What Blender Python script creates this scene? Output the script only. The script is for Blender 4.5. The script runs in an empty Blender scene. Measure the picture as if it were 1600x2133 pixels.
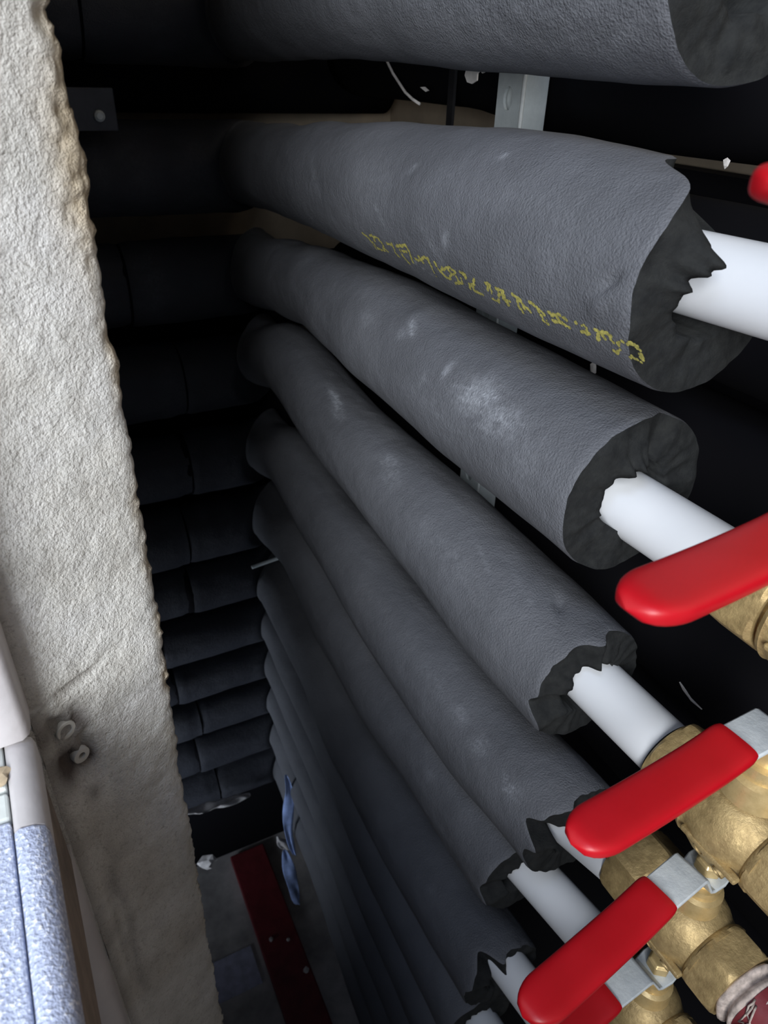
import bpy, bmesh, math, random
from mathutils import Vector, Matrix, noise
random.seed(7)
C = bpy.context.scene.collection
SC = bpy.context.scene
U = 0.222                      # one layout unit (distance from camera plane to the pipe rack) in metres
FZ = 5.4                       # shaft floor lies this many units below the lens
def W(p): return Vector((p[0]*U, p[1]*U, (p[2]+FZ)*U))

# ------------------------------------------------------------ camera
pitch, yaw, roll, FPX = 0.557466, 0.480719, -0.033865, 1497.44
f = Vector((math.sin(yaw)*math.cos(pitch), math.cos(yaw)*math.cos(pitch), -math.sin(pitch)))
r0 = Vector((math.cos(yaw), -math.sin(yaw), 0)); d0 = f.cross(r0)
r = r0*math.cos(roll) + d0*math.sin(roll); d = -r0*math.sin(roll) + d0*math.cos(roll)
cam = bpy.data.cameras.new('camera'); camo = bpy.data.objects.new('camera', cam); C.objects.link(camo)
M = Matrix((r, -d, -f)).transposed().to_4x4(); M.translation = W((0, 0, 0)); camo.matrix_world = M
cam.sensor_fit = 'VERTICAL'; cam.sensor_height = 24; cam.lens = FPX/2133*24
cam.clip_start = 0.01
cam.dof.use_dof = True; cam.dof.focus_distance = 0.33; cam.dof.aperture_fstop = 16.0
SC.camera = camo
# ------------------------------------------------------------ world, window light, exposure
w = bpy.data.worlds.new('world'); SC.world = w; w.use_nodes = True
w.node_tree.nodes['Background'].inputs[0].default_value = (0.62, 0.78, 1.0, 1)
w.node_tree.nodes['Background'].inputs[1].default_value = 0.105
def area(name, loc, target, sx, sy, power, col):
    l = bpy.data.lights.new(name, 'AREA'); l.shape = 'RECTANGLE'; l.size = sx*U; l.size_y = sy*U; l.energy = power; l.color = col
    o = bpy.data.objects.new(name, l); C.objects.link(o); o.location = W(loc)
    o.rotation_euler = (W(target)-W(loc)).to_track_quat('-Z', 'Y').to_euler(); return o
area('window_light', (-3.0, -4.0, 1.7), (0.6, 1.6, -0.9), 2.4, 4.4, 35.0, (0.97, 0.985, 1.0))
area('skylight', (-1.6, -1.0, 3.6), (-0.3, 0.5, -0.9), 1.6, 1.2, 3.2, (0.62, 0.74, 1.0))
shaft_fill = area('shaft_fill_light', (-2.0, 2.0, -4.2), (-0.4, 3.3, -3.9), 0.8, 0.8, 0.75, (0.80, 0.88, 1.0)); shaft_fill.data.spread = math.radians(78)  # unseen fill lamp added behind the wall for far pipes and floor
SC.view_settings.view_transform = 'Standard'; SC.view_settings.look = 'None'
SC.view_settings.gamma = 1; SC.view_settings.use_curve_mapping = False; SC.view_settings.exposure = 0.0

# ------------------------------------------------------------ materials
def nodes(name):
    m = bpy.data.materials.new(name); m.use_nodes = True; nt = m.node_tree
    return m, nt, nt.nodes['Principled BSDF'], nt.links
def N(nt, t, **k):
    n = nt.nodes.new(t)
    for a, v in k.items():
        if a in n.inputs: n.inputs[a].default_value = v
        else: setattr(n, a, v)
    return n
def coords(nt, scale=(1,1,1), rot=(0,0,0)):
    g = nt.nodes.new('ShaderNodeNewGeometry'); m = N(nt, 'ShaderNodeMapping'); m.inputs['Scale'].default_value = scale; m.inputs['Rotation'].default_value = rot
    nt.links.new(g.outputs['Position'], m.inputs['Vector']); return m.outputs[0]
def ramp(nt, src, stops):
    n = nt.nodes.new('ShaderNodeValToRGB'); e = n.color_ramp.elements
    while len(e) < len(stops): e.new(0.5)
    for i, (p, c) in enumerate(stops): e[i].position = p; e[i].color = (c if len(c) == 4 else (*c, 1))
    nt.links.new(src, n.inputs[0]); return n.outputs[0]
def mix(nt, fac, a, b, mode='MIX'):
    n = nt.nodes.new('ShaderNodeMix'); n.data_type = 'RGBA'; n.blend_type = mode
    for s, v in ((n.inputs[0], fac), (n.inputs[6], a), (n.inputs[7], b)):
        if hasattr(v, 'is_output'): nt.links.new(v, s)
        else: s.default_value = v if not isinstance(v, tuple) or len(v) == 4 else (*v, 1)
    return n.outputs[2]
def noise_n(nt, vec, scale, detail=4, rough=0.5):
    n = N(nt, 'ShaderNodeTexNoise', Scale=scale, Detail=detail, Roughness=rough); nt.links.new(vec, n.inputs['Vector']); return n.outputs['Fac']
def bump(nt, bs, h, strength=0.3, dist=0.001):
    b = N(nt, 'ShaderNodeBump', Strength=strength, Distance=dist); nt.links.new(h, b.inputs['Height']); nt.links.new(b.outputs[0], bs.inputs['Normal'])

def foam_mat(name, base, dusty, rough=0.62):
    m, nt, bs, L = nodes(name)
    v = coords(nt)
    big = ramp(nt, noise_n(nt, v, 22, 5, 0.6), [(0.35, (0,0,0)), (0.75, (1,1,1))])
    c = mix(nt, big, base, tuple(x*1.28 for x in base))
    a = N(nt, 'ShaderNodeAttribute', attribute_name='dust')
    fine = ramp(nt, noise_n(nt, v, 420, 3, 0.7), [(0.32, (0.25,0.25,0.25)), (0.68, (1,1,1))])
    mm = N(nt, 'ShaderNodeMath', operation='MULTIPLY'); L.new(a.outputs['Fac'], mm.inputs[0]); L.new(fine, mm.inputs[1])
    c2 = mix(nt, mm.outputs[0], c, dusty)
    L.new(c2, bs.inputs['Base Color']); bs.inputs['Roughness'].default_value = rough
    bs.inputs['Specular IOR Level'].default_value = 0.35
    h = noise_n(nt, v, 900, 2, 0.6); h2 = noise_n(nt, v, 90, 4, 0.55)
    ad = N(nt, 'ShaderNodeMath', operation='MULTIPLY_ADD'); L.new(h2, ad.inputs[0]); ad.inputs[1].default_value = 1.6; L.new(h, ad.inputs[2])
    bump(nt, bs, ad.outputs[0], 0.6, 0.0011); return m
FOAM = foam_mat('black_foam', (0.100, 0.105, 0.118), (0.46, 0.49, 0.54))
FOAM_SHADED = foam_mat('black_foam_shaded', (0.030, 0.033, 0.043), (0.16, 0.17, 0.19), 0.55)  # same foam, darker: shade of the shaft put into the far sleeves' colour
m, nt, bs, L = nodes('cut_foam'); v = coords(nt)
L.new(ramp(nt, noise_n(nt, v, 160, 5, 0.65), [(0.3, (0.012,0.013,0.014)), (0.7, (0.024,0.0255,0.0255))]), bs.inputs['Base Color'])
bs.inputs['Roughness'].default_value = 0.9; bs.inputs['Specular IOR Level'].default_value = 0.15
bump(nt, bs, noise_n(nt, v, 500, 4, 0.7), 0.5, 0.001); CUT = m
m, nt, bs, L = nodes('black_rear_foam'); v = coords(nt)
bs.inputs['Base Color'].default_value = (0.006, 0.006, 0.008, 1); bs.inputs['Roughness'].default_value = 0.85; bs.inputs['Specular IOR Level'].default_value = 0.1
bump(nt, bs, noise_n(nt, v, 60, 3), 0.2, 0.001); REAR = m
m, nt, bs, L = nodes('white_plastic'); v = coords(nt)
L.new(ramp(nt, noise_n(nt, v, 30, 3), [(0.3, (0.67,0.70,0.74)), (0.7, (0.72,0.745,0.78))]), bs.inputs['Base Color'])
bs.inputs['Roughness'].default_value = 0.38; bs.inputs['Specular IOR Level'].default_value = 0.4; WHITE = m
m, nt, bs, L = nodes('red_vinyl'); v = coords(nt)
L.new(ramp(nt, noise_n(nt, v, 40, 3), [(0.3, (0.36,0.001,0.006)), (0.7, (0.43,0.003,0.010))]), bs.inputs['Base Color'])
bs.inputs['Roughness'].default_value = 0.42; bs.inputs['Specular IOR Level'].default_value = 0.45
bump(nt, bs, noise_n(nt, v, 300, 3), 0.06, 0.0005); RED = m
def brass_mat(name, lo, hi, rough, st, metal=0.5):
    m, nt, bs, L = nodes(name); v = coords(nt)
    L.new(ramp(nt, noise_n(nt, v, 120, 6, 0.7), [(0.3, lo), (0.72, hi)]), bs.inputs['Base Color'])
    bs.inputs['Metallic'].default_value = metal
    L.new(ramp(nt, noise_n(nt, v, 200, 4), [(0.3, (rough,)*3), (0.7, (rough+0.2,)*3)]), bs.inputs['Roughness'])
    bump(nt, bs, noise_n(nt, v, 330, 4, 0.65), st, 0.0008); return m
BRASS = brass_mat('cast_brass', (0.28, 0.20, 0.09), (0.56, 0.42, 0.20), 0.46, 0.6, 0.5)
BRASS2 = brass_mat('bright_brass', (0.55, 0.40, 0.18), (0.74, 0.57, 0.29), 0.25, 0.2)
ZINC = brass_mat('zinc_steel', (0.60, 0.66, 0.70), (0.80, 0.86, 0.88), 0.38, 0.25, 0.15)
GALV = brass_mat('galvanised_steel', (0.60, 0.68, 0.72), (0.72, 0.80, 0.84), 0.42, 0.15, 0.2)
def simple(name, col, rough=0.7, metal=0, ns=0, var=0.25):
    m, nt, bs, L = nodes(name); v = coords(nt)
    L.new(ramp(nt, noise_n(nt, v, ns or 60, 4, 0.6), [(0.3, tuple(c*(1-var) for c in col)), (0.7, tuple(min(1, c*(1+var)) for c in col))]), bs.inputs['Base Color'])
    bs.inputs['Roughness'].default_value = rough; bs.inputs['Metallic'].default_value = metal
    bump(nt, bs, noise_n(nt, v, 250, 4), 0.25, 0.0008); return m
BLACK = simple('black_rubber', (0.012, 0.012, 0.014), 0.6)
BEIGE = simple('beige_render', (0.52, 0.44, 0.34), 0.9, 0, 14)
CONC = simple('dusty_concrete', (0.40, 0.385, 0.38), 0.9, 0, 20, 0.35)
REDPIPE = simple('red_oxide_paint', (0.16, 0.022, 0.028), 0.5, 0, 50)
HEMP = simple('hemp_fibre', (0.45, 0.38, 0.34), 0.9, 0, 300, 0.4)
YELLOW = simple('yellow_ink', (0.36, 0.33, 0.085), 0.8, 0, 700, 0.5)
PAPER = simple('white_scrap', (0.75, 0.73, 0.72), 0.8)
PALE = simple('pale_lavender_card', (0.42, 0.43, 0.56), 0.8)
FILM = simple('blue_film', (0.34, 0.46, 0.80), 0.25)
STRIP = simple('pale_grey_plastic', (0.62, 0.60, 0.60), 0.4)
TRIM = simple('off_white_trim', (0.50, 0.48, 0.49), 0.5, 0, 40, 0.08)
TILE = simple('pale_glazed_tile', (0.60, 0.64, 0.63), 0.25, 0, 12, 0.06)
SUBST = simple('brown_board', (0.20, 0.16, 0.13), 0.9, 0, 60, 0.3)
SLATE = simple('slate_plate', (0.05, 0.056, 0.075), 0.5)
PLUG = simple('grey_plug', (0.42, 0.41, 0.38), 0.7)
m, nt, bs, L = nodes('blue_lit_tile'); v = coords(nt)
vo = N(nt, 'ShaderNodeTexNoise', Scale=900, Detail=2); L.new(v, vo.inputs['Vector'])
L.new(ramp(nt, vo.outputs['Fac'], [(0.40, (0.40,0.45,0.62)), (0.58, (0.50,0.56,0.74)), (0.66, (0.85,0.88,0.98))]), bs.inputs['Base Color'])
bs.inputs['Roughness'].default_value = 0.22; bump(nt, bs, vo.outputs['Fac'], 0.8, 0.0012); TILE_LIT = m  # bluish window light is put into this tile's base colour
# broken plaster: grey-white skin, tan crumbly patches (attribute), dirt (attribute)
m, nt, bs, L = nodes('broken_plaster'); v = coords(nt)
c = ramp(nt, noise_n(nt, v, 24, 6, 0.6), [(0.3, (0.53,0.515,0.475)), (0.5, (0.62,0.615,0.585)), (0.72, (0.69,0.69,0.68))])
sp = ramp(nt, noise_n(nt, v, 520, 4, 0.7), [(0.32, (0.55,0.53,0.50)), (0.46, (1,1,1))])
c = mix(nt, 0.6, c, sp, 'MULTIPLY'); c = mix(nt, 0.5, c, ramp(nt, noise_n(nt, v, 70, 4, 0.6), [(0.36, (0.72,0.72,0.72)), (0.56, (1,1,1))]), 'MULTIPLY')
at = N(nt, 'ShaderNodeAttribute', attribute_name='tan'); c = mix(nt, at.outputs['Fac'], c, (0.42, 0.33, 0.20))
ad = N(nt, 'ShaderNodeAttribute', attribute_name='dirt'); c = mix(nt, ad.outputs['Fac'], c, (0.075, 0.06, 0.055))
L.new(c, bs.inputs['Base Color']); bs.inputs['Roughness'].default_value = 0.95; bs.inputs['Specular IOR Level'].default_value = 0.1
h1 = noise_n(nt, v, 850, 3, 0.7); h0 = noise_n(nt, v, 190, 4, 0.6)
ad_ = N(nt, 'ShaderNodeMath', operation='MULTIPLY_ADD'); L.new(h0, ad_.inputs[0]); ad_.inputs[1].default_value = 1.1; L.new(h1, ad_.inputs[2]); bump(nt, bs, ad_.outputs[0], 0.75, 0.0018); PLASTER = m

# ------------------------------------------------------------ builders
WL = {}
def empty(name, loc, label, cat, group=None, rz=0):
    o = bpy.data.objects.new(name, None); C.objects.link(o); o.location = W(loc); o.empty_display_size = 0.02
    o['label'] = label; o['category'] = cat
    if group: o['group'] = group
    WL[o] = W(loc); return o
def tag(o, label, cat, group=None):
    o['label'] = label; o['category'] = cat
    if group: o['group'] = group
    return o
def struct(o): o['kind'] = 'structure'; return o
def obj(name, vs, fs, mats, parent=None, smooth=True, attrs=None, mi=None, local=False):
    """vs in layout units (world) unless local=True (units relative to the parent)."""
    if not isinstance(mats, (list, tuple)): mats = [mats]
    pts = [Vector(p)*U for p in vs] if local else [W(p) for p in vs]
    if parent is not None: org = WL[parent] if not local else Vector((0,0,0))
    else:
        mn = [min(p[i] for p in pts) for i in range(3)]; mx = [max(p[i] for p in pts) for i in range(3)]
        org = Vector(((mn[0]+mx[0])/2, (mn[1]+mx[1])/2, mn[2]))
    me = bpy.data.meshes.new(name); me.from_pydata([p-org for p in pts], [], fs)
    for mt in mats: me.materials.append(mt)
    if mi: me.polygons.foreach_set('material_index', mi)
    me.polygons.foreach_set('use_smooth', [smooth]*len(me.polygons))
    for an, vals in (attrs or {}).items():
        a = me.attributes.new(an, 'FLOAT', 'POINT'); a.data.foreach_set('value', vals)
    me.update()
    o = bpy.data.objects.new(name, me); C.objects.link(o)
    if parent is not None: o.parent = parent; WL[o] = WL[parent]
    else: o.location = org; WL[o] = org
    return o
def fixn(o):
    bm = bmesh.new(); bm.from_mesh(o.data); bmesh.ops.recalc_face_normals(bm, faces=bm.faces); bm.to_mesh(o.data); bm.free(); return o
def bevel(o, wd, seg=2, ang=40):
    b = o.modifiers.new('bevel', 'BEVEL'); b.width = wd*U; b.segments = seg; b.limit_method = 'ANGLE'; b.angle_limit = math.radians(ang); return o
def boxv(x0, x1, y0, y1, z0, z1):
    v = [(x, y, z) for x in (x0, x1) for y in (y0, y1) for z in (z0, z1)]
    return v, [(0,1,3,2), (4,6,7,5), (0,4,5,1), (2,3,7,6), (0,2,6,4), (1,5,7,3)]
def box(name, b, mat, parent=None, bv=0, local=False):
    v, fcs = boxv(*b); o = obj(name, v, fcs, mat, parent, False, local=local)
    if bv: bevel(o, bv)
    return o
def prism(rings, cap=True):
    """list of closed rings (same count) -> verts, faces"""
    n = len(rings[0]); vs = [p for rg in rings for p in rg]; fs = []
    for i in range(len(rings)-1):
        for k in range(n): fs.append((i*n+k, i*n+(k+1) % n, (i+1)*n+(k+1) % n, (i+1)*n+k))
    if cap: fs.append(tuple(reversed(range(n)))); fs.append(tuple((len(rings)-1)*n+k for k in range(n)))
    return vs, fs
def tube(name, path, rad, mat, parent=None, n=12, local=False, rads=None):
    P = [Vector(p) for p in path]; rings = []
    up = Vector((0.13, 0.31, 0.94))
    for i, p in enumerate(P):
        t = (P[min(i+1, len(P)-1)]-P[max(i-1, 0)]).normalized(); a = t.cross(up).normalized(); b = a.cross(t)
        rr = rads[i] if rads else rad
        rings.append([tuple(p+(a*math.cos(q)+b*math.sin(q))*rr) for q in [2*math.pi*k/n for k in range(n)]])
    v, fc = prism(rings); return fixn(obj(name, v, fc, mat, parent, True, local=local))
def lathe_y(prof, n=32, cx=0, cz=0):
    return prism([[(cx+rr*math.cos(2*math.pi*k/n), y, cz+rr*math.sin(2*math.pi*k/n)) for k in range(n)] for y, rr in prof])
def autosmooth(o, deg=35):
    bm = bmesh.new(); bm.from_mesh(o.data); bmesh.ops.recalc_face_normals(bm, faces=bm.faces)
    for e in bm.edges:
        if len(e.link_faces) == 2 and e.calc_face_angle(0) > math.radians(deg): e.smooth = False
    bm.to_mesh(o.data); bm.free(); return o
def lerp_tab(tab, y):
    if y <= tab[0][0]: return tab[0][1:]
    for a, b in zip(tab, tab[1:]):
        if y <= b[0]:
            t = (y-a[0])/(b[0]-a[0]); t = t*t*(3-2*t); return tuple(p+(q-p)*t for p, q in zip(a[1:], b[1:]))
    return tab[-1][1:]

# ------------------------------------------------------------ the room shell
YC = 3.3                                                           # axis of the far run
struct(box('floor', (-4.5, 2.4, -6, 4.2, -FZ-0.3, -FZ), CONC))
struct(box('wall_back', (-4.5, 2.4, 3.82, 4.1, -FZ, 3.2), BEIGE))
struct(box('wall_right', (1.95, 2.3, -2.5, 3.82, -FZ, 3.2), BEIGE))
struct(box('ceiling', (-4.5, 2.4, 0.9, 4.1, 1.6, 1.9), BEIGE))
struct(box('trim_1', (-4.5, -4.2, 1.15, 3.82, -FZ, 1.6), BEIGE))
# left wall: broken reveal as a real relief
def plaster_wall():
    zs = []; z = -FZ
    while z < 1.6: zs.append(z); z += 0.0075 if -2.5 < z < 0.14 else 0.05
    ns = 46; vs = []; fs = []; tan = []; dirt = []
    dx, dy = 0.227, 0.120; nx, ny = 0.467, -0.884; LN = 0.257
    def blob(s, z, s0, z0, a, b): return math.exp(-((s-s0)/a)**2-((z-z0)/b)**2)
    for z in zs:
        jag = 0.020*noise.noise((3.1, 7.7, z*7)) + 0.020*noise.noise((1.3, 2.2, z*26)) + 0.018*noise.noise((4.3, 2.2, z*75))
        send = 1.0 - 0.05*max(0, min(1, (-z-0.8)/0.3)) - 0.055*max(0, min(1, (-z-1.1)/1.1)) + 0.035*math.exp(-((z+0.12)/0.07)**2) + jag
        for k in range(ns+9):
            if k <= ns: s = send*k/ns; back = 0
            else: s = send - (k-ns)*0.012; back = (k-ns)*0.045
            u = s*LN
            x = -0.12+dx*s; y = 0.9+dy*s
            rough = 0.6+0.5*noise.noise((z*3, u*4, 5))
            h = 0.007*noise.noise((u*6, z*5, 0)) + rough*(0.0030*noise.noise((u*24, z*24, 3)) + 0.0026*noise.noise((u*60, z*60, 9)))
            edge = max(0, 1-(send-s)/0.12) if back == 0 else 1
            crum = blob(s, z, 1, -0.12, 0.3, 0.10)
            ch = max(0, min(1, 1.5*edge*(0.25+0.9*noise.noise((z*11, u*30, 2)))+crum*max(edge, max(0, 1-(send-s)/0.30))*1.7))
            h += -0.010*edge*edge + ch*0.010*noise.noise((u*110, z*60, 4)) - 0.012*blob(s, z, 0.95, 0.035, 0.05, 0.014)
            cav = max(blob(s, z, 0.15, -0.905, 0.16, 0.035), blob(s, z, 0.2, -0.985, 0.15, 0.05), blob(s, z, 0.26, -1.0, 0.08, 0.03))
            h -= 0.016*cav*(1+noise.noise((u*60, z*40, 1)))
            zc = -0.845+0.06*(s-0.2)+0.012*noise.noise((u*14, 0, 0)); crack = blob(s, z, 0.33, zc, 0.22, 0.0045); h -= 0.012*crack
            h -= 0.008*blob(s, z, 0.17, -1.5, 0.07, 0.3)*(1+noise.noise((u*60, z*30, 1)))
            if back: x -= back*0.9; y += back*0.8; h *= 0.3
            vs.append((x+nx*h, y+ny*h, z))
            tan.append(max(0, min(1, ch*(0.7 if z > -1.0 else 0.35) + 0.7*(back > 0))) if s > 0.3 else 0.0)
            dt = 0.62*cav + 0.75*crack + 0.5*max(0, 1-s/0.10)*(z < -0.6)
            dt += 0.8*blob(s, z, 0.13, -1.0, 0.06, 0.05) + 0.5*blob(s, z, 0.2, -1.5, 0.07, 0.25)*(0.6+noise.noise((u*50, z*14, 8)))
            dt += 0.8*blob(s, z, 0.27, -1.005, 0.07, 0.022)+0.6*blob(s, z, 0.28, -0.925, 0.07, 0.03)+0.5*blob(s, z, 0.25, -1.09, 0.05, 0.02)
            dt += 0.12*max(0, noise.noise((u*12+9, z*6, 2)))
            dirt.append(max(0, min(0.95, dt)))
    nk = ns+9
    for i in range(len(zs)-1):
        for k in range(nk-1): fs.append((i*nk+k, i*nk+k+1, (i+1)*nk+k+1, (i+1)*nk+k))
    # rest of the wall body behind and to the left
    b = len(vs)
    for x, y in [(-0.12, 0.9), (-4.5, 0.9), (-4.5, 1.34), (-0.30, 1.34)]:
        for z in (-FZ, 1.6): vs.append((x, y, z)); tan.append(0); dirt.append(0.1)
    fs += [(b, b+1, b+3, b+2), (b+2, b+3, b+5, b+4), (b+4, b+5, b+7, b+6)]
    return obj('wall_left', vs, fs, PLASTER, None, True, {'tan': tan, 'dirt': dirt})
wall = struct(plaster_wall())
# old wall plugs left in the reveal
def ring_part(name, c, nrm, r1, r2, h, mat, parent, fill=None):
    nrm = Vector(nrm).normalized(); a = nrm.cross(Vector((0,0,1))).normalized(); b = nrm.cross(a); n = 22; c = Vector(c)
    def rg(rr, off): return [tuple(c+nrm*off+(a*math.cos(2*math.pi*k/n)+b*math.sin(2*math.pi*k/n))*rr) for k in range(n)]
    v, fc = prism([rg(r1, -0.02), rg(r1, h*0.6), rg(r1*0.93, h), rg(r2*1.05, h), rg(r2, h*0.4), rg(r2*0.9, -0.006)], True)
    return autosmooth(obj(name, v, fc, mat, parent, True))
RN = (0.467, -0.884, 0)
pl = ring_part('wall_plug', (-0.080, 0.929, -0.923), RN, 0.017, 0.0105, 0.004, PLUG, None); tag(pl, 'upper grey ring shaped plug set in the dirty plaster notch beside the trim', 'wall plug', 'old plugs in the plaster')
pl = ring_part('wall_plug', (-0.069, 0.935, -0.995), RN, 0.015, 0.006, 0.004, PLUG, None); tag(pl, 'lower domed plug with a dark slot set in the plaster below the ring plug', 'wall plug', 'old plugs in the plaster')
# front tile wall, corner trims, ledge
fw = struct(box('wall_front', (-4.0, -0.14, 0.862, 0.9, -FZ, 1.6), SUBST))
for i in range(4):
    for k in range(3):
        x1 = -0.168-0.9*k; z1 = -0.838+0.62*(i+1)-0.004
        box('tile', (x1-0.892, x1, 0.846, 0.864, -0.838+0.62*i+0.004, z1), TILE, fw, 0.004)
def trim_profile(x0, x1, y0, y1):
    return [(x0, y1), (x0, y0+0.004), (x0+0.006, y0), (x1-0.012, y0+0.002), (x1-0.003, y0+0.010), (x1, y0+0.022), (x1, y1)]
def vtrim(name, z0, z1, x0=-0.166, x1=-0.116, y0=0.840, y1=0.902, mat=TRIM):
    p = trim_profile(x0, x1, y0, y1); v, fc = prism([[(x, y, z) for x, y in p] for z in (z0, z1)]); return autosmooth(obj(name, v, fc, mat, None, True), 50)
struct(vtrim('trim_2', -0.832, 1.55))
struct(vtrim('trim_3', -FZ, -1.16, -0.20, -0.122, 0.845, 0.905))
# ledge: slab with a tiled top that comes towards the viewer
ledge = empty('ledge_1', (-0.8, 0.2, -1.15), 'x', 'x'); del ledge['label']; del ledge['category']; struct(ledge); ledge.name = 'trim_4'
def skew(b): # the ledge's free edge runs very slightly askew
    v, fc = boxv(*b); return [(x+(0.88-y)*0.032, y, z) for x, y, z in v], fc
v, fc = skew((-1.9, -0.122, -1.2, 0.862, -1.15, -0.862)); obj('slab', v, fc, SUBST, ledge, False)
def ledge_tile(x0, x1, y0, y1, mat, top=-0.842):
    v, fc = skew((x0, x1, y0, y1, -0.862, top)); o = obj('tile', v, fc, mat, ledge, False); bevel(o, 0.004); return o
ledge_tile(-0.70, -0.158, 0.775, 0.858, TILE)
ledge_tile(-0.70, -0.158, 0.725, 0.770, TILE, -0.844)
y = 0.72  # edge of the bluish light painted as a change of tile
for k in range(3):
    ledge_tile(-0.70, -0.158, y-0.62, y, TILE_LIT); ledge_tile(-1.25, -0.705, y-0.62, y, TILE_LIT); y -= 0.626
def edge_trim(y0, y1, mat):
    pr = [(-0.155, -0.862), (-0.155, -0.842), (-0.148, -0.836), (-0.132, -0.838), (-0.120, -0.846), (-0.1165, -0.860), (-0.1165, -0.895), (-0.122, -0.895), (-0.122, -0.862)]
    v, fc = prism([[(x+(0.88-yy)*0.032, yy, z) for x, z in pr] for yy in (y0, y1)]); return autosmooth(obj('edge_trim', v, fc, mat, ledge, True), 50)
edge_trim(0.70, 0.858, TRIM); edge_trim(-1.2, 0.697, TILE_LIT)  # nearer trim takes the same bluish lit colour
# mortar crumbs and a chip at the ledge end
def crumb(name, c, s, mat, seed, parent=None, flat=1.0, res=2):
    bm = bmesh.new(); bmesh.ops.create_icosphere(bm, subdivisions=res, radius=1)
    vs = []; R = Matrix.Rotation(seed*1.3, 3, 'Z') @ Matrix.Rotation(seed*0.7, 3, 'X')
    for vv in bm.verts:
        p = vv.co*(1+0.5*noise.noise(vv.co*1.7+Vector((seed*3.1, 0, seed)))); p = Vector((p.x*s[0], p.y*s[1], p.z*s[2]*flat)); vs.append(tuple(Vector(c)+p))
    fs = [tuple(v.index for v in fa.verts) for fa in bm.faces]; bm.free()
    return obj(name, vs, fs, mat, parent, False)
MORTAR = simple('brown_mortar', (0.40, 0.32, 0.22), 0.95, 0, 120, 0.4)
tag(crumb('mortar_crumb', (-0.166, 0.795, -0.838), (0.018, 0.018, 0.006), MORTAR, 3), 'brown mortar crumb on the pale tile at the corner of the ledge', 'mortar')
# unseen block added under the ledge to shade the lower plaster
cb = empty('shade_block', (-1.0, -0.3, -FZ), 'unseen dark block added under the tiled ledge to shade the plaster', 'shade_block')
box('block_body', (-1.85, -0.30, -1.15, 0.835, -FZ, -1.152), SUBST, cb)
tag(box('edge_board', (-0.265, -0.205, 0.80, 0.843, -FZ+0.001, -1.155), PALE), 'pale lavender board edge standing below the ledge beside the plaster', 'board')

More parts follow.
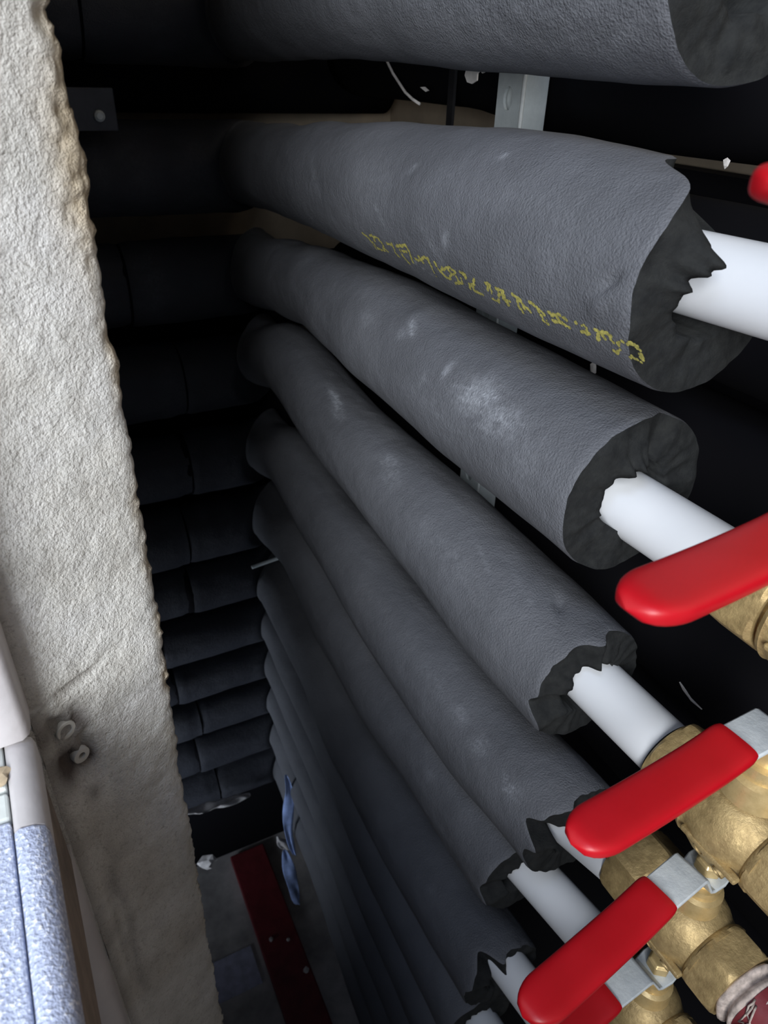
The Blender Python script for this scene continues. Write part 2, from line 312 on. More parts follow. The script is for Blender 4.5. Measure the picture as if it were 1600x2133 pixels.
# ------------------------------------------------------------ insulated pipes
def sleeve_r(parent, tab, ye, notch=(), marks=(), dents=(), seed=0, hole=0.075, tongue=(), ny=210, nt_=112, mat=FOAM, tilt=(0,0), jag=0.006):
    """foam sleeve of the right run: cut end at y=ye, mitred into the far run at YC"""
    vs = []; fs = []; dust = []; mi = []
    def g(dth, w): 
        dth = (dth+180) % 360-180; return math.exp(-(dth/w)**2)
    def yend(th):
        a = math.radians(th); y = ye + tilt[0]*math.cos(a) + tilt[1]*math.sin(a) + jag*noise.noise((math.cos(a)*2.2, math.sin(a)*2.2, seed)) + jag*0.5*noise.noise((math.cos(a)*7, math.sin(a)*7, seed))
        for t0, wd, am in notch: y += am*g(th-t0, wd)
        return y
    def surf(y, th, extra=0):
        zc, rr = lerp_tab(tab, y); a = math.radians(th)
        q = noise.noise((math.cos(a)*1.3, math.sin(a)*1.3, y*2.5+seed*5))*0.005 + noise.noise((math.cos(a)*4, math.sin(a)*4, y*9+seed))*0.0016
        # buckles where the tube is bent, towards the corner
        k = max(0, min(1, (y-1.9)/0.9)); q += k*0.006*noise.noise((math.cos(a)*1.5, math.sin(a)*1.5, y*5+seed*3))
        for y0, t0, sy, st, am, sk in dents:
            dd = (th-t0+180) % 360-180; yy = y-y0-sk*dd; q += am*math.exp(-(yy/sy)**2-(dd/st)**2)
        R_ = rr+q+extra; return (1+R_*math.cos(a), y, zc+R_*math.sin(a))
    def dv(y, th):
        v = 0.05*max(0, noise.noise((y*6, th*0.05, seed)))
        for y0, t0, sy, st, am, sk in marks:
            dd = (th-t0+180) % 360-180; yy = y-y0-sk*dd; v = max(v, am*math.exp(-(yy/sy)**2-(dd/st)**2)*(0.6+0.6*noise.noise((y*30, th*0.5, seed+3))))
        return max(-0.5, min(1, v))
    for j in range(ny+1):
        t = j/ny
        for k in range(nt_):
            th = 360*k/nt_; y0 = yend(th); y1 = YC + lerp_tab(tab, 3.1)[1]*math.cos(math.radians(th))
            y = y0+(y1-y0)*t
            p = surf(y, th, 0.004 if t > 0.992 else (-0.003 if t < 0.002 else 0)); vs.append(p); dust.append(dv(y, th))
    for j in range(ny):
        for k in range(nt_): fs.append((j*nt_+k, (j+1)*nt_+k, (j+1)*nt_+(k+1) % nt_, j*nt_+(k+1) % nt_)); mi.append(0)
    # cut face, separate vertices so that the rim stays crisp
    b = len(vs); nr = 9
    zc, rr = lerp_tab(tab, ye)
    for q in range(nr+3):
        for k in range(nt_):
            th = 360*k/nt_; a = math.radians(th); p = surf(yend(th), th, -0.003)
            t = min(1, q/nr); hr = hole*(1+0.10*noise.noise((math.cos(a)*3, math.sin(a)*3, seed+8)))
            x = p[0]+(1+hr*math.cos(a)-p[0])*t; z = p[2]+(zc+hr*math.sin(a)-p[2])*t
            y = p[1] + (0 if q == 0 else (0.008*noise.noise((x*16, z*16, seed)) + 0.004*noise.noise((x*45, z*45, seed))))
            y += 0.010*noise.noise((math.cos(a)*4, math.sin(a)*4, seed+2))*t
            for t0, wd, am in tongue: y -= am*g(th-t0, wd)*t*t*(0.75+0.5*noise.noise((th*0.12, seed, 0)))
            if q > nr: y += 0.10*(q-nr)
            vs.append((x, y, z)); dust.append(0)
    for q in range(nr+2):
        for k in range(nt_): fs.append((b+q*nt_+k, b+q*nt_+(k+1) % nt_, b+(q+1)*nt_+(k+1) % nt_, b+(q+1)*nt_+k)); mi.append(1)
    o = obj('foam_sleeve', vs, fs, [mat, CUT], parent, True, {'dust': dust}, mi)
    return fixn(o), surf
def far_seg(parent, x0, x1, zc, rr, seed, mitre=False, slope=0.0, mat=None, marks=(), yc=YC):
    n = 64; ny = max(4, int(abs(x1-x0)/0.03)); vs = []; dust = []
    for j in range(ny+1):
        t = j/ny
        for k in range(n):
            a = 2*math.pi*k/n; cx, cz = math.cos(a), math.sin(a)      # cx along y here
            xs = x0 + (rr*cx if mitre else 0); x = xs+(x1-xs)*t
            q = 0.007*noise.noise((cx*1.5, cz*1.5, x*3+seed)) + 0.003*noise.noise((cx*4, cz*4, x*11+seed))
            if t < 0.01 or t > 0.99: q -= 0.006
            R_ = rr+q; vs.append((x, yc+R_*cx, zc+slope*(1-x)+R_*cz))
            v = 0.10*max(0, noise.noise((x*5, a, seed)))
            for mx, sx, am in marks: v = max(v, am*math.exp(-((x-mx)/sx)**2)*(0.5+0.5*noise.noise((x*20, a*6, seed))))
            dust.append(v)
    fs = [(j*n+k, j*n+(k+1) % n, (j+1)*n+(k+1) % n, (j+1)*n+k) for j in range(ny) for k in range(n)]
    fs += [tuple(range(n)), tuple(ny*n+k for k in reversed(range(n)))]
    return autosmooth(obj('far_foam_sleeve', vs, fs, mat or FOAM_SHADED, parent, True, {'dust': dust}), 50)

G = 'black insulated pipes turning the corner of the shaft'
def marks_r(*a): return list(a)
PIPES = [
 # name data: tab (y, z, r), cut end y, far-run z, far radius, label
 dict(tab=[(0.9, .160, .176), (1.5, .158, .168), (2.2, .175, .166), (3.1, .16, .165)], ye=0.865, fz=.17, fr=.20, hole=.09, tongue=[], notch=[(250, 30, .01)], core=None,
      marks=[(1.2, 215, .5, 40, .22, 0), (.965, 222, .04, 9, .5, .003), (1.18, 216, .03, 8, .2, 0), (1.6, 225, .08, 5, .12, 0)], dents=[(.84, 230, .02, 12, .012, 0)],
      label='topmost black insulated pipe, cut off by the upper edge of the photo'),
 dict(tab=[(.8, -.292, .178), (1.2, -.290, .186), (1.8, -.302, .178), (2.3, -.322, .165), (2.75, -.345, .155), (3.2, -.375, .156)], ye=.80, fz=-.39, fr=.175, hole=.084, core=-.285,
      notch=[(101, 12, .07), (48, 44, .30)], tongue=[(140, 16, .075), (170, 14, .03)], tilt=(0, -.01),
      marks=[(1.255, 127, .010, 3.5, .8, .002), (1.55, 146, .012, 4, .45, .002), (1.655, 182, .012, 9, .5, -.004), (1.40, 190, .016, 12, .4, -.004), (1.336, 185, .012, 7, .6, .001), (1.42, 150, .06, 12, .16, .002),
             (1.47, 214, .010, 6, .8, -.012), (2.1, 170, .02, 16, .25, -.003), (1.12, 150, .12, 10, .14, 0), (1.0, 165, .05, 25, .12, 0), (1.7, 160, .09, 20, .12, 0)],
      dents=[(.853, 176, .010, 6, -.013, .0025), (.865, 186, .014, 9, .006, .002)], label='second black insulated pipe from the top, printed with yellow writing'),
 dict(tab=[(.87, -.708, .172), (1.25, -.708, .173), (1.85, -.700, .171), (2.4, -.702, .146), (2.75, -.74, .146), (3.2, -.80, .15)], ye=.862, fz=-.84, fr=.175, hole=.078, core=-.735,
      notch=[(75, 9, .02)], tongue=[(95, 20, .03), (120, 18, .025), (300, 20, .02)],
      marks=[(1.579, 131, .018, 6, .95, -.003), (1.60, 140, .02, 5, .5, 0), (1.36, 143, .010, 9, .9, 0), (1.22, 147, .07, 15, 1.0, .001), (1.12, 152, .07, 13, .8, .001), (1.43, 162, .03, 8, .35, 0), (1.79, 145, .05, 9, .25, 0), (1.0, 165, .06, 18, .2, 0), (1.3, 175, .2, 14, .18, 0)],
      dents=[(2.05, 180, .10, 30, -.006, 0), (1.62, 120, .03, 10, .006, 0)], label='third black insulated pipe from the top, smudged with the largest pale dust patch'),
 dict(tab=[(.87, -1.222, .156), (1.12, -1.220, .166), (1.5, -1.199, .160), (2.1, -1.185, .148), (2.85, -1.10, .146), (3.2, -1.19, .148)], ye=.86, fz=-1.29, fr=.172, hole=.075, core=-1.20,
      notch=[(95, 10, -.03), (205, 12, -.02), (180, 8, .02)], tongue=[(170, 18, .02), (150, 9, .02), (60, 20, .02)], jag=.012,
      marks=[(2.234, 109, .06, 8, .95, -.006), (2.16, 120, .05, 6, .6, 0), (1.762, 116, .05, 10, .55, 0), (1.70, 125, .06, 12, .3, 0), (1.214, 117, .012, 6, .4, -.01), (1.10, 108, .012, 6, .35, -.01), (1.3, 140, .25, 16, .16, 0)],
      dents=[(.98, 96, .02, 9, -.012, -.003), (1.05, 108, .014, 9, .005, -.003)], label='fourth black insulated pipe from the top, its white end ringed by frayed foam'),
 dict(tab=[(.78, -1.690, .152), (1.2, -1.735, .158), (1.7, -1.730, .156), (2.35, -1.68, .14), (2.86, -1.60, .138), (3.2, -1.68, .14)], ye=.79, fz=-1.74, fr=.168, hole=.072, core=-1.735,
      notch=[(150, 9, .045), (166, 6, -.03), (110, 10, -.02), (185, 14, .012)], tongue=[(110, 20, .02)], jag=.012,
      marks=[(1.082, 135, .03, 10, .5, 0), (.905, 140, .03, 10, .45, 0), (.93, 144, .010, 4, 1.0, 0), (.95, 138, .006, 4, .9, -.003), (1.203, 129, .05, 9, .35, 0), (1.9, 205, .06, 1.6, .9, 0), (1.35, 130, .25, 12, .16, 0)],
      dents=[], label='fifth black insulated pipe from the top, end hidden behind a red lever tip'),
 dict(tab=[(.93, -2.080, .150), (1.37, -2.095, .152), (1.8, -2.15, .15), (2.2, -2.12, .15), (2.7, -2.02, .14), (3.2, -2.1, .14)], ye=.925, fz=-2.15, fr=.165, hole=.070, core=-2.095,
      notch=[(190, 8, -.035), (200, 7, .04), (175, 14, .015)], tongue=[(140, 20, .01)], jag=.01, marks=[(1.3, 140, .03, 8, .18, 0)], dents=[], label='sixth black insulated pipe from the top, with a long bare white end'),
 dict(tab=[(.92, -2.68, .152), (1.2, -2.71, .154), (1.6, -2.75, .152), (2.05, -2.74, .152), (2.63, -2.60, .14), (3.2, -2.56, .14)], ye=.92, fz=-2.50, fr=.155, hole=.070, core=-2.655,
      notch=[(120, 14, .05), (100, 8, -.03), (160, 10, -.02)], tongue=[(130, 16, .02)], jag=.012, marks=[(1.25, 130, .02, 6, .22, 0)], dents=[], label='seventh black insulated pipe from the top, ending low beside a red lever tip'),
 dict(tab=[(.9, -3.14, .150), (1.6, -3.12, .15), (2.65, -2.95, .135), (3.2, -2.86, .135)], ye=.98, fz=-2.86, fr=.145, hole=.07, core=-3.2, notch=[], tongue=[], marks=[], dents=[], label='eighth black insulated pipe from the top, dim in the lower shade'),
 dict(tab=[(.9, -3.58, .150), (1.6, -3.5, .145), (2.65, -3.26, .135), (3.2, -3.17, .135)], ye=1.0, fz=-3.17, fr=.14, hole=.07, core=None, notch=[], tongue=[], marks=[], dents=[], label='ninth black insulated pipe from the top, almost lost in the dark'),
 dict(tab=[(.9, -4.0, .150), (1.6, -3.88, .145), (2.65, -3.58, .135), (3.2, -3.48, .135)], ye=1.0, fz=-3.48, fr=.14, hole=.07, core=None, notch=[], tongue=[], marks=[], dents=[], label='tenth black insulated pipe from the top, almost lost in the dark'),
 dict(tab=[(.9, -4.42, .150), (1.6, -4.26, .145), (2.65, -3.92, .135), (3.2, -3.80, .135)], ye=1.0, fz=-3.80, fr=.15, hole=.07, core=None, notch=[], tongue=[], marks=[], dents=[], label='lowest black insulated pipe in the stack, just above the shaft floor'),
]
PIPES += [dict(tab=[(.9, -4.84, .15), (1.6, -4.66, .145), (2.65, -4.28, .135), (3.2, -4.14, .135)], ye=1.0, fz=-4.14, fr=.15, hole=.07, core=None, notch=[], tongue=[], marks=[], dents=[], label='far dark pipe low on the back wall just above the pale strip'),
 ]
SURF = []
YV = {1: .42, 2: .452, 3: .468, 4: .485, 5: .495}
ZV = {1: -.285, 2: -.772, 3: -1.272, 4: -1.655, 5: -2.085, 6: -2.64, 7: -3.2}
XV = 1.07
def far_marks(i):
    rr = random.Random(i*5+1); return [(rr.uniform(.2, .9), rr.uniform(.03, .10), rr.uniform(.15, .4)) for _ in range(3)]
for i, D in enumerate(PIPES):
    t = empty('insulated_pipe', (1, YC, D['fz']), D['label'], 'pipe', G)
    o, s = sleeve_r(t, D['tab'], D['ye'], D['notch'], D['marks'], D['dents'], i, D['hole'], D['tongue'], tilt=D.get('tilt', (0, 0)), jag=D.get('jag', .006),
                    ny=210 if i < 7 else 60, nt_=128 if i < 7 else 48)
    SURF.append(s)
    cut = [.40, .2, .42, .60, .58, .52, .50, .30, .34, .45, .4, .5][i]
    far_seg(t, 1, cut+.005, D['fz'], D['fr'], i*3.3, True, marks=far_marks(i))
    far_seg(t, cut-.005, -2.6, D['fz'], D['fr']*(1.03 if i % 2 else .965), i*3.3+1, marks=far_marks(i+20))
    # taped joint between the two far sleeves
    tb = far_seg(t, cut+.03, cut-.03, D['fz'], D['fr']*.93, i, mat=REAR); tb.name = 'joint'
    if D['core'] is not None:
        y1 = YV.get(i, .40)+.182; z0 = D['core']; z1 = ZV[i]; rw = .068; xe = XV+{4: -.022}.get(i, 0); z1 -= {4: .022}.get(i, 0); xs = {4: .985}.get(i, 1)
        v, fc = prism([[(xs+(xe-xs)*q+rw*math.cos(2*math.pi*k/40), D['ye']+.26+(y1-D['ye']-.26)*q, z0+(z1-z0)*q+rw*math.sin(2*math.pi*k/40)) for k in range(40)] for q in (0, .4, .7, 1)])
        o = autosmooth(obj('white_pipe', v, fc, WHITE, t, True), 50); o['label'] = 'bare white plastic pipe'
    if i == 1:
        # yellow printed line, dots laid along each smeared stroke
        ST = [[(1.783,204),(1.747,207),(1.736,212),(1.73,216)],[(1.737,203),(1.684,202),(1.663,207),(1.679,214),(1.717,214),(1.73,209)],[(1.703,202),(1.714,207)],[(1.638,204),(1.604,203),(1.602,208)],[(1.667,211),(1.652,213)],[(1.582,203),(1.522,198),(1.512,204),(1.516,212)],[(1.569,204),(1.559,211),(1.54,214)],[(1.606,209),(1.586,213)],[(1.556,205),(1.526,204)],[(1.494,206),(1.481,208),(1.441,202),(1.421,202),(1.416,208),(1.415,215)],[(1.469,203),(1.45,208)],[(1.395,202),(1.386,207),(1.367,211),(1.341,212)],[(1.376,207),(1.331,202),(1.308,204),(1.344,210)],[(1.341,203),(1.327,208)],[(1.287,202),(1.265,203),(1.27,206)],[(1.31,207),(1.299,212)],[(1.329,214),(1.287,210)],[(1.257,208),(1.265,213)],[(1.276,201),(1.264,204)],[(1.291,207),(1.29,212)],[(1.231,202),(1.242,207),(1.255,209)],[(1.244,207),(1.249,213),(1.213,212)],[(1.195,202),(1.177,202),(1.175,208)],[(1.183,201),(1.188,207)],[(1.181,212),(1.157,212),(1.146,203)],[(1.154,203),(1.132,202),(1.128,208)],[(1.136,203),(1.136,208)],[(1.131,209),(1.113,207)],[(1.123,210),(1.124,212)],[(1.101,202),(1.088,202),(1.088,208),(1.075,212)],[(1.088,202),(1.067,206),(1.047,208)],[(1.068,207),(1.067,209)],[(1.048,202),(1.03,203),(1.018,208),(1.014,212)],[(1.021,203),(1.008,207)],[(1.004,210),(1.006,213)],[(0.995,203),(0.989,204)],[(0.99,205),(0.969,202),(0.946,204)],[(0.989,208),(0.968,207),(0.944,208)],[(0.975,204),(0.964,207)],[(0.924,202),(0.921,203)],[(0.91,203),(0.899,202),(0.894,205),(0.913,208)],[(0.91,207),(0.889,207)],[(0.877,202),(0.865,203),(0.876,208)],[(0.856,202),(0.84,202),(0.836,206)],[(0.875,207),(0.864,208)],[(0.865,203),(0.853,205)],[(0.821,203),(0.822,208),(0.832,212),(0.84,211)],[(0.812,202),(0.81,203)],[(0.8,203),(0.793,201),(0.779,201),(0.773,204),(0.772,209)],[(0.801,211),(0.793,209)],[(0.791,210),(0.777,211)],[(0.779,205),(0.771,207)]]
        vs = []; fs = []; rr = random.Random(4)
        for st in ST:
            for (ya, ta), (yb, tb_) in zip(st, st[1:]):
                ln = math.hypot(yb-ya, math.radians(tb_-ta)*.18); n = max(2, int(ln/.0032))
                for q in range(n):
                    a = (q+.5)/n; yy = ya+(yb-ya)*a+rr.gauss(0, .0012); th = ta+(tb_-ta)*a+rr.gauss(0, .35); sz = rr.uniform(.0020, .0046)
                    b = len(vs); st_ = math.degrees(sz/.18)
                    for k in range(6):
                        an = math.pi/3*k; vs.append(s(yy+sz*math.cos(an)*1.2, th+st_*math.sin(an), .0012))
                    fs.append(tuple(b+k for k in range(6)))
        o = obj('printed_text', vs, fs, YELLOW, t, False); o['label'] = 'smeared yellow dot printed writing'

# ------------------------------------------------------------ ball valves
def hexring(y, rr, ch=0): return [(rr*math.cos(math.pi/3*k+ch), y, rr*math.sin(math.pi/3*k+ch)) for k in range(6)]
def hex_prism(y0, y1, rr, rot, c=.012, flat=.86):
    """hexagonal nut with chamfered faces, finely ringed so the corners round off"""
    n = 72; rings = []
    def hr(a): 
        a = (a-rot) % (math.pi/3)-math.pi/6; return rr*.866/math.cos(a)
    sg = 1 if y1 > y0 else -1
    for y, lim in ((y0, rr*flat), (y0+sg*c*.6, rr*.95), (y0+sg*c*1.6, rr*1.0), (y1-sg*c*1.6, rr), (y1-sg*c*.6, rr*.95), (y1, rr*flat)):
        rings.append([(min(hr(2*math.pi*k/n), lim)*math.cos(2*math.pi*k/n), y, min(hr(2*math.pi*k/n), lim)*math.sin(2*math.pi*k/n)) for k in range(n)])
    return prism(rings)
def make_valve(loc, label, ang):
    t = empty('ball_valve', loc, label, 'valve', 'brass ball valves with red levers')
    v, fc = hex_prism(.18, .085, .104, .32); nut = autosmooth(obj('union_nut', v, fc, BRASS, t, True, local=True), 25)
    v, fc = lathe_y([(.188, .066), (.188, .078), (.178, .080), (.178, .066)], 40); autosmooth(obj('gasket', v, fc, BLACK, t, True, local=True), 30)
    v, fc = lathe_y([(.10, .055), (.10, .078), (.078, .078), (.074, .092), (.066, .095), (.060, .092), (.052, .093), (.02, .102), (-.02, .102), (-.045, .094), (-.062, .084), (-.074, .080), (-.080, .086), (-.092, .088), (-.092, .06)], 48)
    autosmooth(obj('body', v, fc, BRASS, t, True, local=True), 40)
    v, fc = hex_prism(-.084, -.160, .098, .10, .010, .92); autosmooth(obj('hex_end', v, fc, BRASS, t, True, local=True), 25)
    # cast marks on the body: two round dimple rims and a rib
    for k, (yy, an) in enumerate(((.0, 196), (-.045, 205))):
        a = math.radians(an); nrm = Vector((math.cos(a), 0, math.sin(a)))
        cc = nrm*.101+Vector((0, yy, 0)); a1 = nrm.cross(Vector((0,1,0))).normalized(); b1 = Vector((0,1,0)); n = 16
        v, fc = prism([[tuple(cc+nrm*off+(a1*math.cos(2*math.pi*q/n)+b1*math.sin(2*math.pi*q/n))*r_) for q in range(n)] for r_, off in ((.014, -.008), (.013, .003), (.009, .003), (.008, -.003))])
        autosmooth(obj('cast_boss', v, fc, BRASS, t, True, local=True), 40)
    v, fc = boxv(-.104, -.085, -.085, .05, -.022, -.010); bevel(obj('casting_rib', v, fc, BRASS, t, False, local=True), .004)
    # stem housing
    n = 32
    v, fc = prism([[(r_*math.cos(2*math.pi*k/n), r_*math.sin(2*math.pi*k/n), z) for k in range(n)] for z, r_ in ((.09, .055), (.135, .052), (.14, .042), (.165, .042), (.167, .03), (.20, .03))])
    autosmooth(obj('stem_housing', v, fc, BRASS2, t, True, local=True), 35)
    # lever: steel plate (pivots about the stem), grip and nut are pieces of it
    th = .011
    path = [(.050, .190, .030), (.035, .190, .042), (.0, .190, .046), (-.03, .190, .042), (-.045, .200, .040), (-.080, .262, .038), (-.088, .275, .038), (-.10, .282, .038), (-.21, .292, .037), (-.42, .292, .030)]
    rings = [[(x, -hw, z), (x, hw, z), (x, hw, z+th), (x, -hw, z+th)] for x, z, hw in path]
    v, fc = prism(rings); lev = autosmooth(obj('lever', v, fc, ZINC, t, True, local=True), 30); bevel(lev, .003, 2, 50); lev['label'] = 'zinc steel lever plate'
    x0, x1 = -.205, -.575; sec = []; nn = 28
    for q in range(40):
        u = q/39; x = x0+(x1-x0)*u; hw = .0425; hh = .0150
        e = (x-x1)/.062
        if e < 1: k = math.sqrt(max(0, 1-(1-e)**2)); hw = .0425*max(.02, k); hh = .0150*max(.05, math.sqrt(max(0, 1-(1-min(1, e*1.8))**2)))
        s0 = (x0-x)/.012
        if s0 < 1: hw *= .93+.07*s0; hh *= .82+.18*s0
        zc = .2975+.006*math.exp(-((x-x0)/.05)**2) - .006*math.sin(math.pi*u)
        ring = []
        for k in range(nn):
            a = 2*math.pi*k/nn; ca, sa = math.cos(a), math.sin(a)
            ring.append((x, hw*math.copysign(abs(ca)**.55, ca), zc+hh*math.copysign(abs(sa)**.6, sa)))
        sec.append(ring)
    v, fc = prism(sec); gr = autosmooth(obj('grip_sleeve', v, fc, RED, lev, True, local=True), 60); gr['label'] = 'red vinyl grip sleeve'
    v, fc = prism([[(r_*math.cos(math.pi/3*k+.3), r_*math.sin(math.pi/3*k+.3), z) for k in range(6)] for z, r_ in ((.201, .030), (.228, .030), (.235, .024))])
    bevel(autosmooth(obj('stem_nut', v, fc, BRASS2, lev, False, local=True)), .003)
    lev.rotation_euler.z = ang
    return t
def copy_tree(o, parent=None):
    c = o.copy(); C.objects.link(c)
    if parent is not None: c.parent = parent
    for ch in list(o.children): copy_tree(ch, c)
    return c
VD = [(1, .42, 5, 'uppermost valve, only its blurred red lever tip showing at the right edge'),
      (2, .452, 5, 'second valve down, red lever crossing the third white pipe end and leaving at the right edge'),
      (3, .468, 4, 'brass valve with a red lever, in the middle of the three whole levers'),
      (4, .485, 9, 'brass valve whose red lever reaches lowest left, with fibre wrapped thread below'),
      (5, .495, 6, 'lowest valve in view, red lever cut by the bottom edge'),
      (6, .40, 6, 'hidden valve below the bottom edge of the photo')]
VL = ['brass ball valve at the right edge with only its red lever tip in view',
      'brass ball valve whose red lever crosses the widest bare white pipe',
      'brass ball valve at the right edge under the upper of the whole red levers',
      'brass ball valve with dusty fibre wound thread and a red pipe behind its hex end',
      'brass ball valve lowest in view with its red lever cut by the bottom edge']
valve0 = None
for (i, yc, an, _), lab in zip(VD, VL):
    loc = (XV+{2: 0.0, 3: .0}.get(i, 0), yc, ZV[i])
    if valve0 is None: valve0 = make_valve(loc, lab, math.radians(an)); vo_ = valve0
    else:
        vo_ = copy_tree(valve0); vo_.location = W(loc); vo_['label'] = lab
        for ch in vo_.children:
            if ch.name.startswith('lever'):
                ch.rotation_euler.z = math.radians(an); ch.location = (0, 0, 0)
                if i == 3: ch.location = Vector((.049, 0, .027))*U     # this lever sits higher on a longer stem
            if i == 3 and ch.name.startswith('stem_housing'): ch.scale = (1.25, 1.25, 1.2)
    if i == 1:
        for ch in vo_.children:
            if ch.name.startswith('lever'): ch.location = Vector((-.005, 0, -.078))*U   # bent down lever of the topmost valve
    # red riser pipe with fibre packing screwed into the hex end
    p = empty('red_pipe', (loc[0], yc-.3, ZV[i]), ['red painted pipe screwed into the topmost valve', 'red painted pipe screwed into the second valve', 'red painted pipe with fibre packing at the right edge by the middle valve', 'dark red pipe with pale fibre wound on its thread, at the lower right corner', 'red painted pipe screwed into the lowest valve in view'][i-1], 'pipe', 'red pipes behind the valves')
    v, fc = lathe_y([(yc-.195, .066), (yc-.20, .078), (yc-.9, .078)], 32, loc[0], ZV[i]); autosmooth(obj('steel_pipe', v, fc, REDPIPE, p), 40)
    rr = random.Random(i); vs = []; fs = []
    vs_, fc = lathe_y([(yc-.158-.006*q, .070+.010*math.sin(q*2.4)**2*(q % 12 > 0)+.004*math.sin(q*1.1)) for q in range(14)], 40, loc[0], ZV[i])
    vs_ = [(x+.006*noise.noise((x*30, y*90, z*30)), y+.010*noise.noise((x*9, z*9, i)), z+.006*noise.noise((x*30+5, y*90, z*30))) for x, y, z in vs_]
    obj('fibre_packing', vs_, fc, HEMP, p, True)['label'] = 'dusty fibre packing wound on the thread'
    for q in range(7):   # loose strands
        a0 = math.radians(rr.uniform(90, 230)); y0 = yc-.2-rr.uniform(0, .06); pts = []
        for k in range(8):
            a = a0+k*.16*rr.uniform(.5, 1.2); rad = .079+.006*math.sin(k*1.3)+.002*k*rr.random(); pts.append((loc[0]+rad*math.cos(a), y0-k*.006*rr.random(), ZV[i]+rad*math.sin(a)))
        tube('strand', pts, .0022, HEMP, p, 6)

# ------------------------------------------------------------ supports and rear pipes
st = empty('perforated_strut', (1.335, 1.8, -FZ), 'upright galvanised perforated strut behind the pipe rack', 'strut')
def strut_face():
    x = 1.30; y0, y1 = 1.785, 1.895; vs = []; fs = []; n = 16; zc = 1.15
    def V(p): vs.append(p); return len(vs)-1
    z = .62; pitch_ = .115; cy = (y0+y1)/2+.006
    while z > -2.6:
        z0, z1 = z-pitch_/2, z+pitch_/2; inner = []; outer = []
        for k in range(n):
            a = 2*math.pi*k/n; ca, sa = math.cos(a), math.sin(a)
            inner.append(V((x, cy+.021*ca, z+.029*sa)))
            m = max(abs(ca), abs(sa)); yy = cy+(ca/m)*((y1-cy) if ca > 0 else (cy-y0)); outer.append(V((x, yy, z+(sa/m)*pitch_/2)))
        for k in range(n): fs.append((outer[k], outer[(k+1) % n], inner[(k+1) % n], inner[k]))
        z -= pitch_
    zt, zb = .62+pitch_/2, z+pitch_/2
    b = len(vs); vs.extend([(x, y0, zb), (x, y1, zb), (x, y1, -FZ), (x, y0, -FZ), (x, y0, zt), (x, y1, zt), (x, y1, 1.5), (x, y0, 1.5)]); fs.extend([(b, b+1, b+2, b+3), (b+4, b+5, b+6, b+7)])
    return vs, fs
v, fc = strut_face(); o = fixn(obj('slotted_face', v, fc, GALV, st, False)); sm = o.modifiers.new('thick', 'SOLIDIFY'); sm.thickness = .008*U; sm.offset = 0
box('side_flange', (1.297, 1.375, 1.777, 1.786, -FZ, 1.5), GALV, st, .003)
box('side_flange', (1.297, 1.375, 1.894, 1.902, -FZ, 1.5), GALV, st, .003)
tube('rolled_edge', [(1.298, 1.781, 1.5), (1.298, 1.781, -FZ)], .006, ZINC, st, 10)
for k, z in enumerate((-.005, -.46, -.92, -1.38, -1.84, -2.30)):
    rr_ = .17 if k == 0 else .2
    vs_ = []; ny = 50; n = 40
    for j in range(ny+1):
        yy = -.9+j*4.3/ny; zz = z + (.05*max(0, min(1, (yy-1.9)/.5)) if k == 0 else 0)+.006*noise.noise((yy*3, k, 0)); q = rr_
        vs_.append([(1.585+q*math.cos(2*math.pi*a/n), yy, zz+q*math.sin(2*math.pi*a/n)) for a in range(n)])
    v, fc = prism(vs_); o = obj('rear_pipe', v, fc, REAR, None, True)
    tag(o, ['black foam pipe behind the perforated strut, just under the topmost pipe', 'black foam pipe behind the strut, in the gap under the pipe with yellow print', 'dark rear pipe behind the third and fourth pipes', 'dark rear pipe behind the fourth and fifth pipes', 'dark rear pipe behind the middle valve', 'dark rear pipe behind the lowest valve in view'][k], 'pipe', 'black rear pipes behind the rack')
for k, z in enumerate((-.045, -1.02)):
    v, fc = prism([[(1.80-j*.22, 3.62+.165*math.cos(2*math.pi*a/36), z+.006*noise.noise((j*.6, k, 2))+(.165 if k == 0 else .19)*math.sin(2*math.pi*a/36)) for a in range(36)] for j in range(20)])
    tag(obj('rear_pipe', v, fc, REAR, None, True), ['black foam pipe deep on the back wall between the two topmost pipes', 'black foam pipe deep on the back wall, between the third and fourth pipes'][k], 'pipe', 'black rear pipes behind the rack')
tag(box('back_shade_sheet', (-2.6, 1.30, 3.56, 3.6, -FZ+.002, -1.25), REAR), 'black sheet added for the shade on the back wall behind the lower far pipes', 'foam sheet')  # black sheet added to paint the back wall's shade
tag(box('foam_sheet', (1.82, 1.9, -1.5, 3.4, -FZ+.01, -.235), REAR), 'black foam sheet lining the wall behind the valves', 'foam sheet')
tag(box('hanger_strap', (1.40, 1.41, 2.30, 2.335, -.35, .02), BLACK), 'thin black hanger strap crossing the beige gap left of the strut', 'strap')
mp = empty('mounting_plate', (.3, 3.07, -.235), 'dark slate mounting plate with a screw, next to the plaster edge', 'plate')
box('plate', (-.4, .46, 3.06, 3.09, -.235, -.10), SLATE, mp, .004)
v, fc = prism([[(.40+r_*math.cos(2*math.pi*k/16), 3.06-h_, -.187+r_*math.sin(2*math.pi*k/16)) for k in range(16)] for h_, r_ in ((0, .02), (.012, .018), (.018, .010))])
autosmooth(obj('screw_head', v, fc, ZINC, mp), 30)
tag(tube('threaded_rod', [(.80+.004*k, 3.02, -2.272+.00045*k) for k in range(61)], .010, GALV, None, 10, rads=[.0085+.0018*(k % 2) for k in range(61)]), 'short pale threaded rod stub poking out at the pipe corner', 'rod')

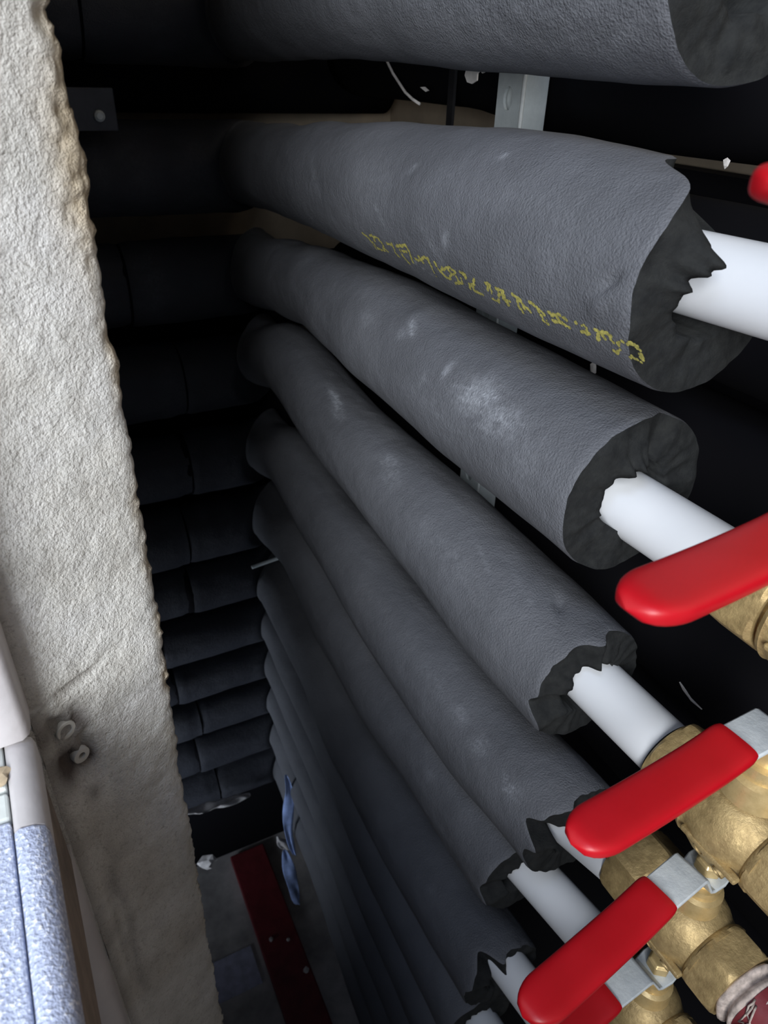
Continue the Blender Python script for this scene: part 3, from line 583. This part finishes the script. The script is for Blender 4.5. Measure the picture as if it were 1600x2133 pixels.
# ------------------------------------------------------------ shaft floor things
tag(box('red_beam', (.556, .83, .2, 3.5, -FZ+.0005, -FZ+.05), REDPIPE, None, .01), 'dark red steel bar lying along the shaft floor', 'beam')
tag(box('pale_card', (.16, .50, 2.53, 2.80, -FZ+.0005, -FZ+.012), PALE), 'pale lavender card scrap lying on the floor beside the red bar', 'scrap')
def ribbon(name, path, wd, mat, seed, thick=.004):
    vs = []; n = len(path); m = 5; rr = random.Random(seed)
    for i, p in enumerate(path):
        for k in range(m):
            t = k/(m-1)-.5; vs.append((p[0]+wd[i]*t+.028*noise.noise((i*1.3, k, seed)), p[1]+.05*noise.noise((i*.7, k*1.3, seed+3)), p[2]+.012*noise.noise((i, k*.8, seed+7))))
    fs = [(i*m+k, i*m+k+1, (i+1)*m+k+1, (i+1)*m+k) for i in range(n-1) for k in range(m-1)]
    o = obj(name, vs, fs, mat); s = o.modifiers.new('thick', 'SOLIDIFY'); s.thickness = thick*U; ss = o.modifiers.new('sub', 'SUBSURF'); ss.levels = 1; ss.render_levels = 1; return o
zz = [-3.70, -3.85, -3.98, -4.1, -4.22, -4.35, -4.48]
tag(ribbon('film_strip', [(.84+.02*math.sin(k*1.2), 2.80-.01*k, z) for k, z in enumerate(zz)], [.02, .04, .07, .08, .06, .03, .02], FILM, 1), 'upper crumpled blue film strip hanging beside the dark pipe stack', 'plastic film', 'crumpled blue film strips')
zz = [-4.45, -4.55, -4.68, -4.8, -4.92, -5.05, -5.16]
tag(ribbon('film_strip', [(.80+.012*k, 2.80, z) for k, z in enumerate(zz)], [.03, .06, .08, .09, .08, .06, .02], FILM, 2), 'lower crumpled blue film strip just above the floor by the pipe stack', 'plastic film', 'crumpled blue film strips')
tag(ribbon('film_scrap', [(.79+.012*k, 2.9, -4.42-.04*k) for k in range(6)], [.02, .05, .06, .07, .06, .02], STRIP, 5), 'small shiny white film scrap left of the blue film strips', 'plastic film')
tag(ribbon('plastic_strip', [(.22+.075*k, 3.08, -4.05-.012*k) for k in range(7)], [.05, .1, .12, .12, .1, .08, .05], STRIP, 9, .05), 'pale grey plastic strip above the floor next to the plaster edge', 'strip')
tag(crumb('film_crumple', (.33, 3.05, -4.62), (.06, .04, .05), STRIP, 4), 'crumpled grey wrapper at the plaster edge above the card scrap', 'wrapper')
for k, (p, s) in enumerate((((.64, 2.75, -FZ+.062), .018), ((.75, 2.70, -FZ+.058), .014), ((.79, 2.45, -FZ+.060), .022))):
    tag(crumb('floor_chip', p, (s, s, .012), STRIP, k+11, None, 1, 1), ['pale chip on the red bar, farthest left', 'faint chip on the red bar at its middle', 'brightest chip on the red bar, nearest the bottom edge'][k], 'chip', 'chips on the red bar')

# ------------------------------------------------------------ debris on the rack
tag(tube('string', [(1.40, 2.81, .03), (1.40, 2.765, -.005), (1.40, 2.73, -.03), (1.40, 2.69, -.052), (1.40, 2.63, -.085), (1.40, 2.57, -.105), (1.40, 2.52, -.116)], .005, PAPER, None, 8), 'thin white string hanging beneath the topmost pipe', 'string')
def scrap(name, outline, off, mat, label, cat):
    n = len(outline); vs = list(outline)+[tuple(Vector(p)+Vector(off)) for p in outline]
    fs = [tuple(range(n)), tuple(reversed(range(n, 2*n)))]+[(k, (k+1) % n, n+(k+1) % n, n+k) for k in range(n)]
    return tag(fixn(obj(name, vs, fs, mat, None, False)), label, cat)
def yz(x, L): return [(x, a, b) for a, b in L]
scrap('torn_scrap', yz(1.17, [(1.86, .012), (1.80, .012), (1.772, -.008), (1.79, -.014), (1.80, -.008), (1.812, -.014), (1.812, -.030), (1.835, -.038), (1.858, -.035), (1.872, -.020)]), (.004, 0, 0), PAPER, 'torn white scrap stuck under the topmost pipe beside the strut', 'scrap')
scrap('white_fleck', yz(1.37, [(2.47, -.064), (2.44, -.062), (2.41, -.072), (2.43, -.076)]), (.004, 0, 0), PAPER, 'small white fleck between the string and the strut', 'fleck')
scrap('white_sliver', yz(1.38, [(.885, -1.398), (.872, -1.402), (.84, -1.416), (.80, -1.42), (.835, -1.422), (.868, -1.411)]), (.004, 0, 0), PAPER, 'white sliver on the black backing between the second and middle valves', 'sliver')
tag(crumb('metal_clip', (1.33, 1.375, -.672), (.008, .010, .020), PAPER, 6, None, 1, 1), 'tiny bright clip in the gap below the yellow printed pipe', 'clip')
tag(crumb('plaster_crumb', (1.38, 1.16, -.155), (.006, .008, .010), PAPER, 8, None, 1, 1), 'tiny white crumb in the dark beside the red lever tip at the right edge', 'crumb')
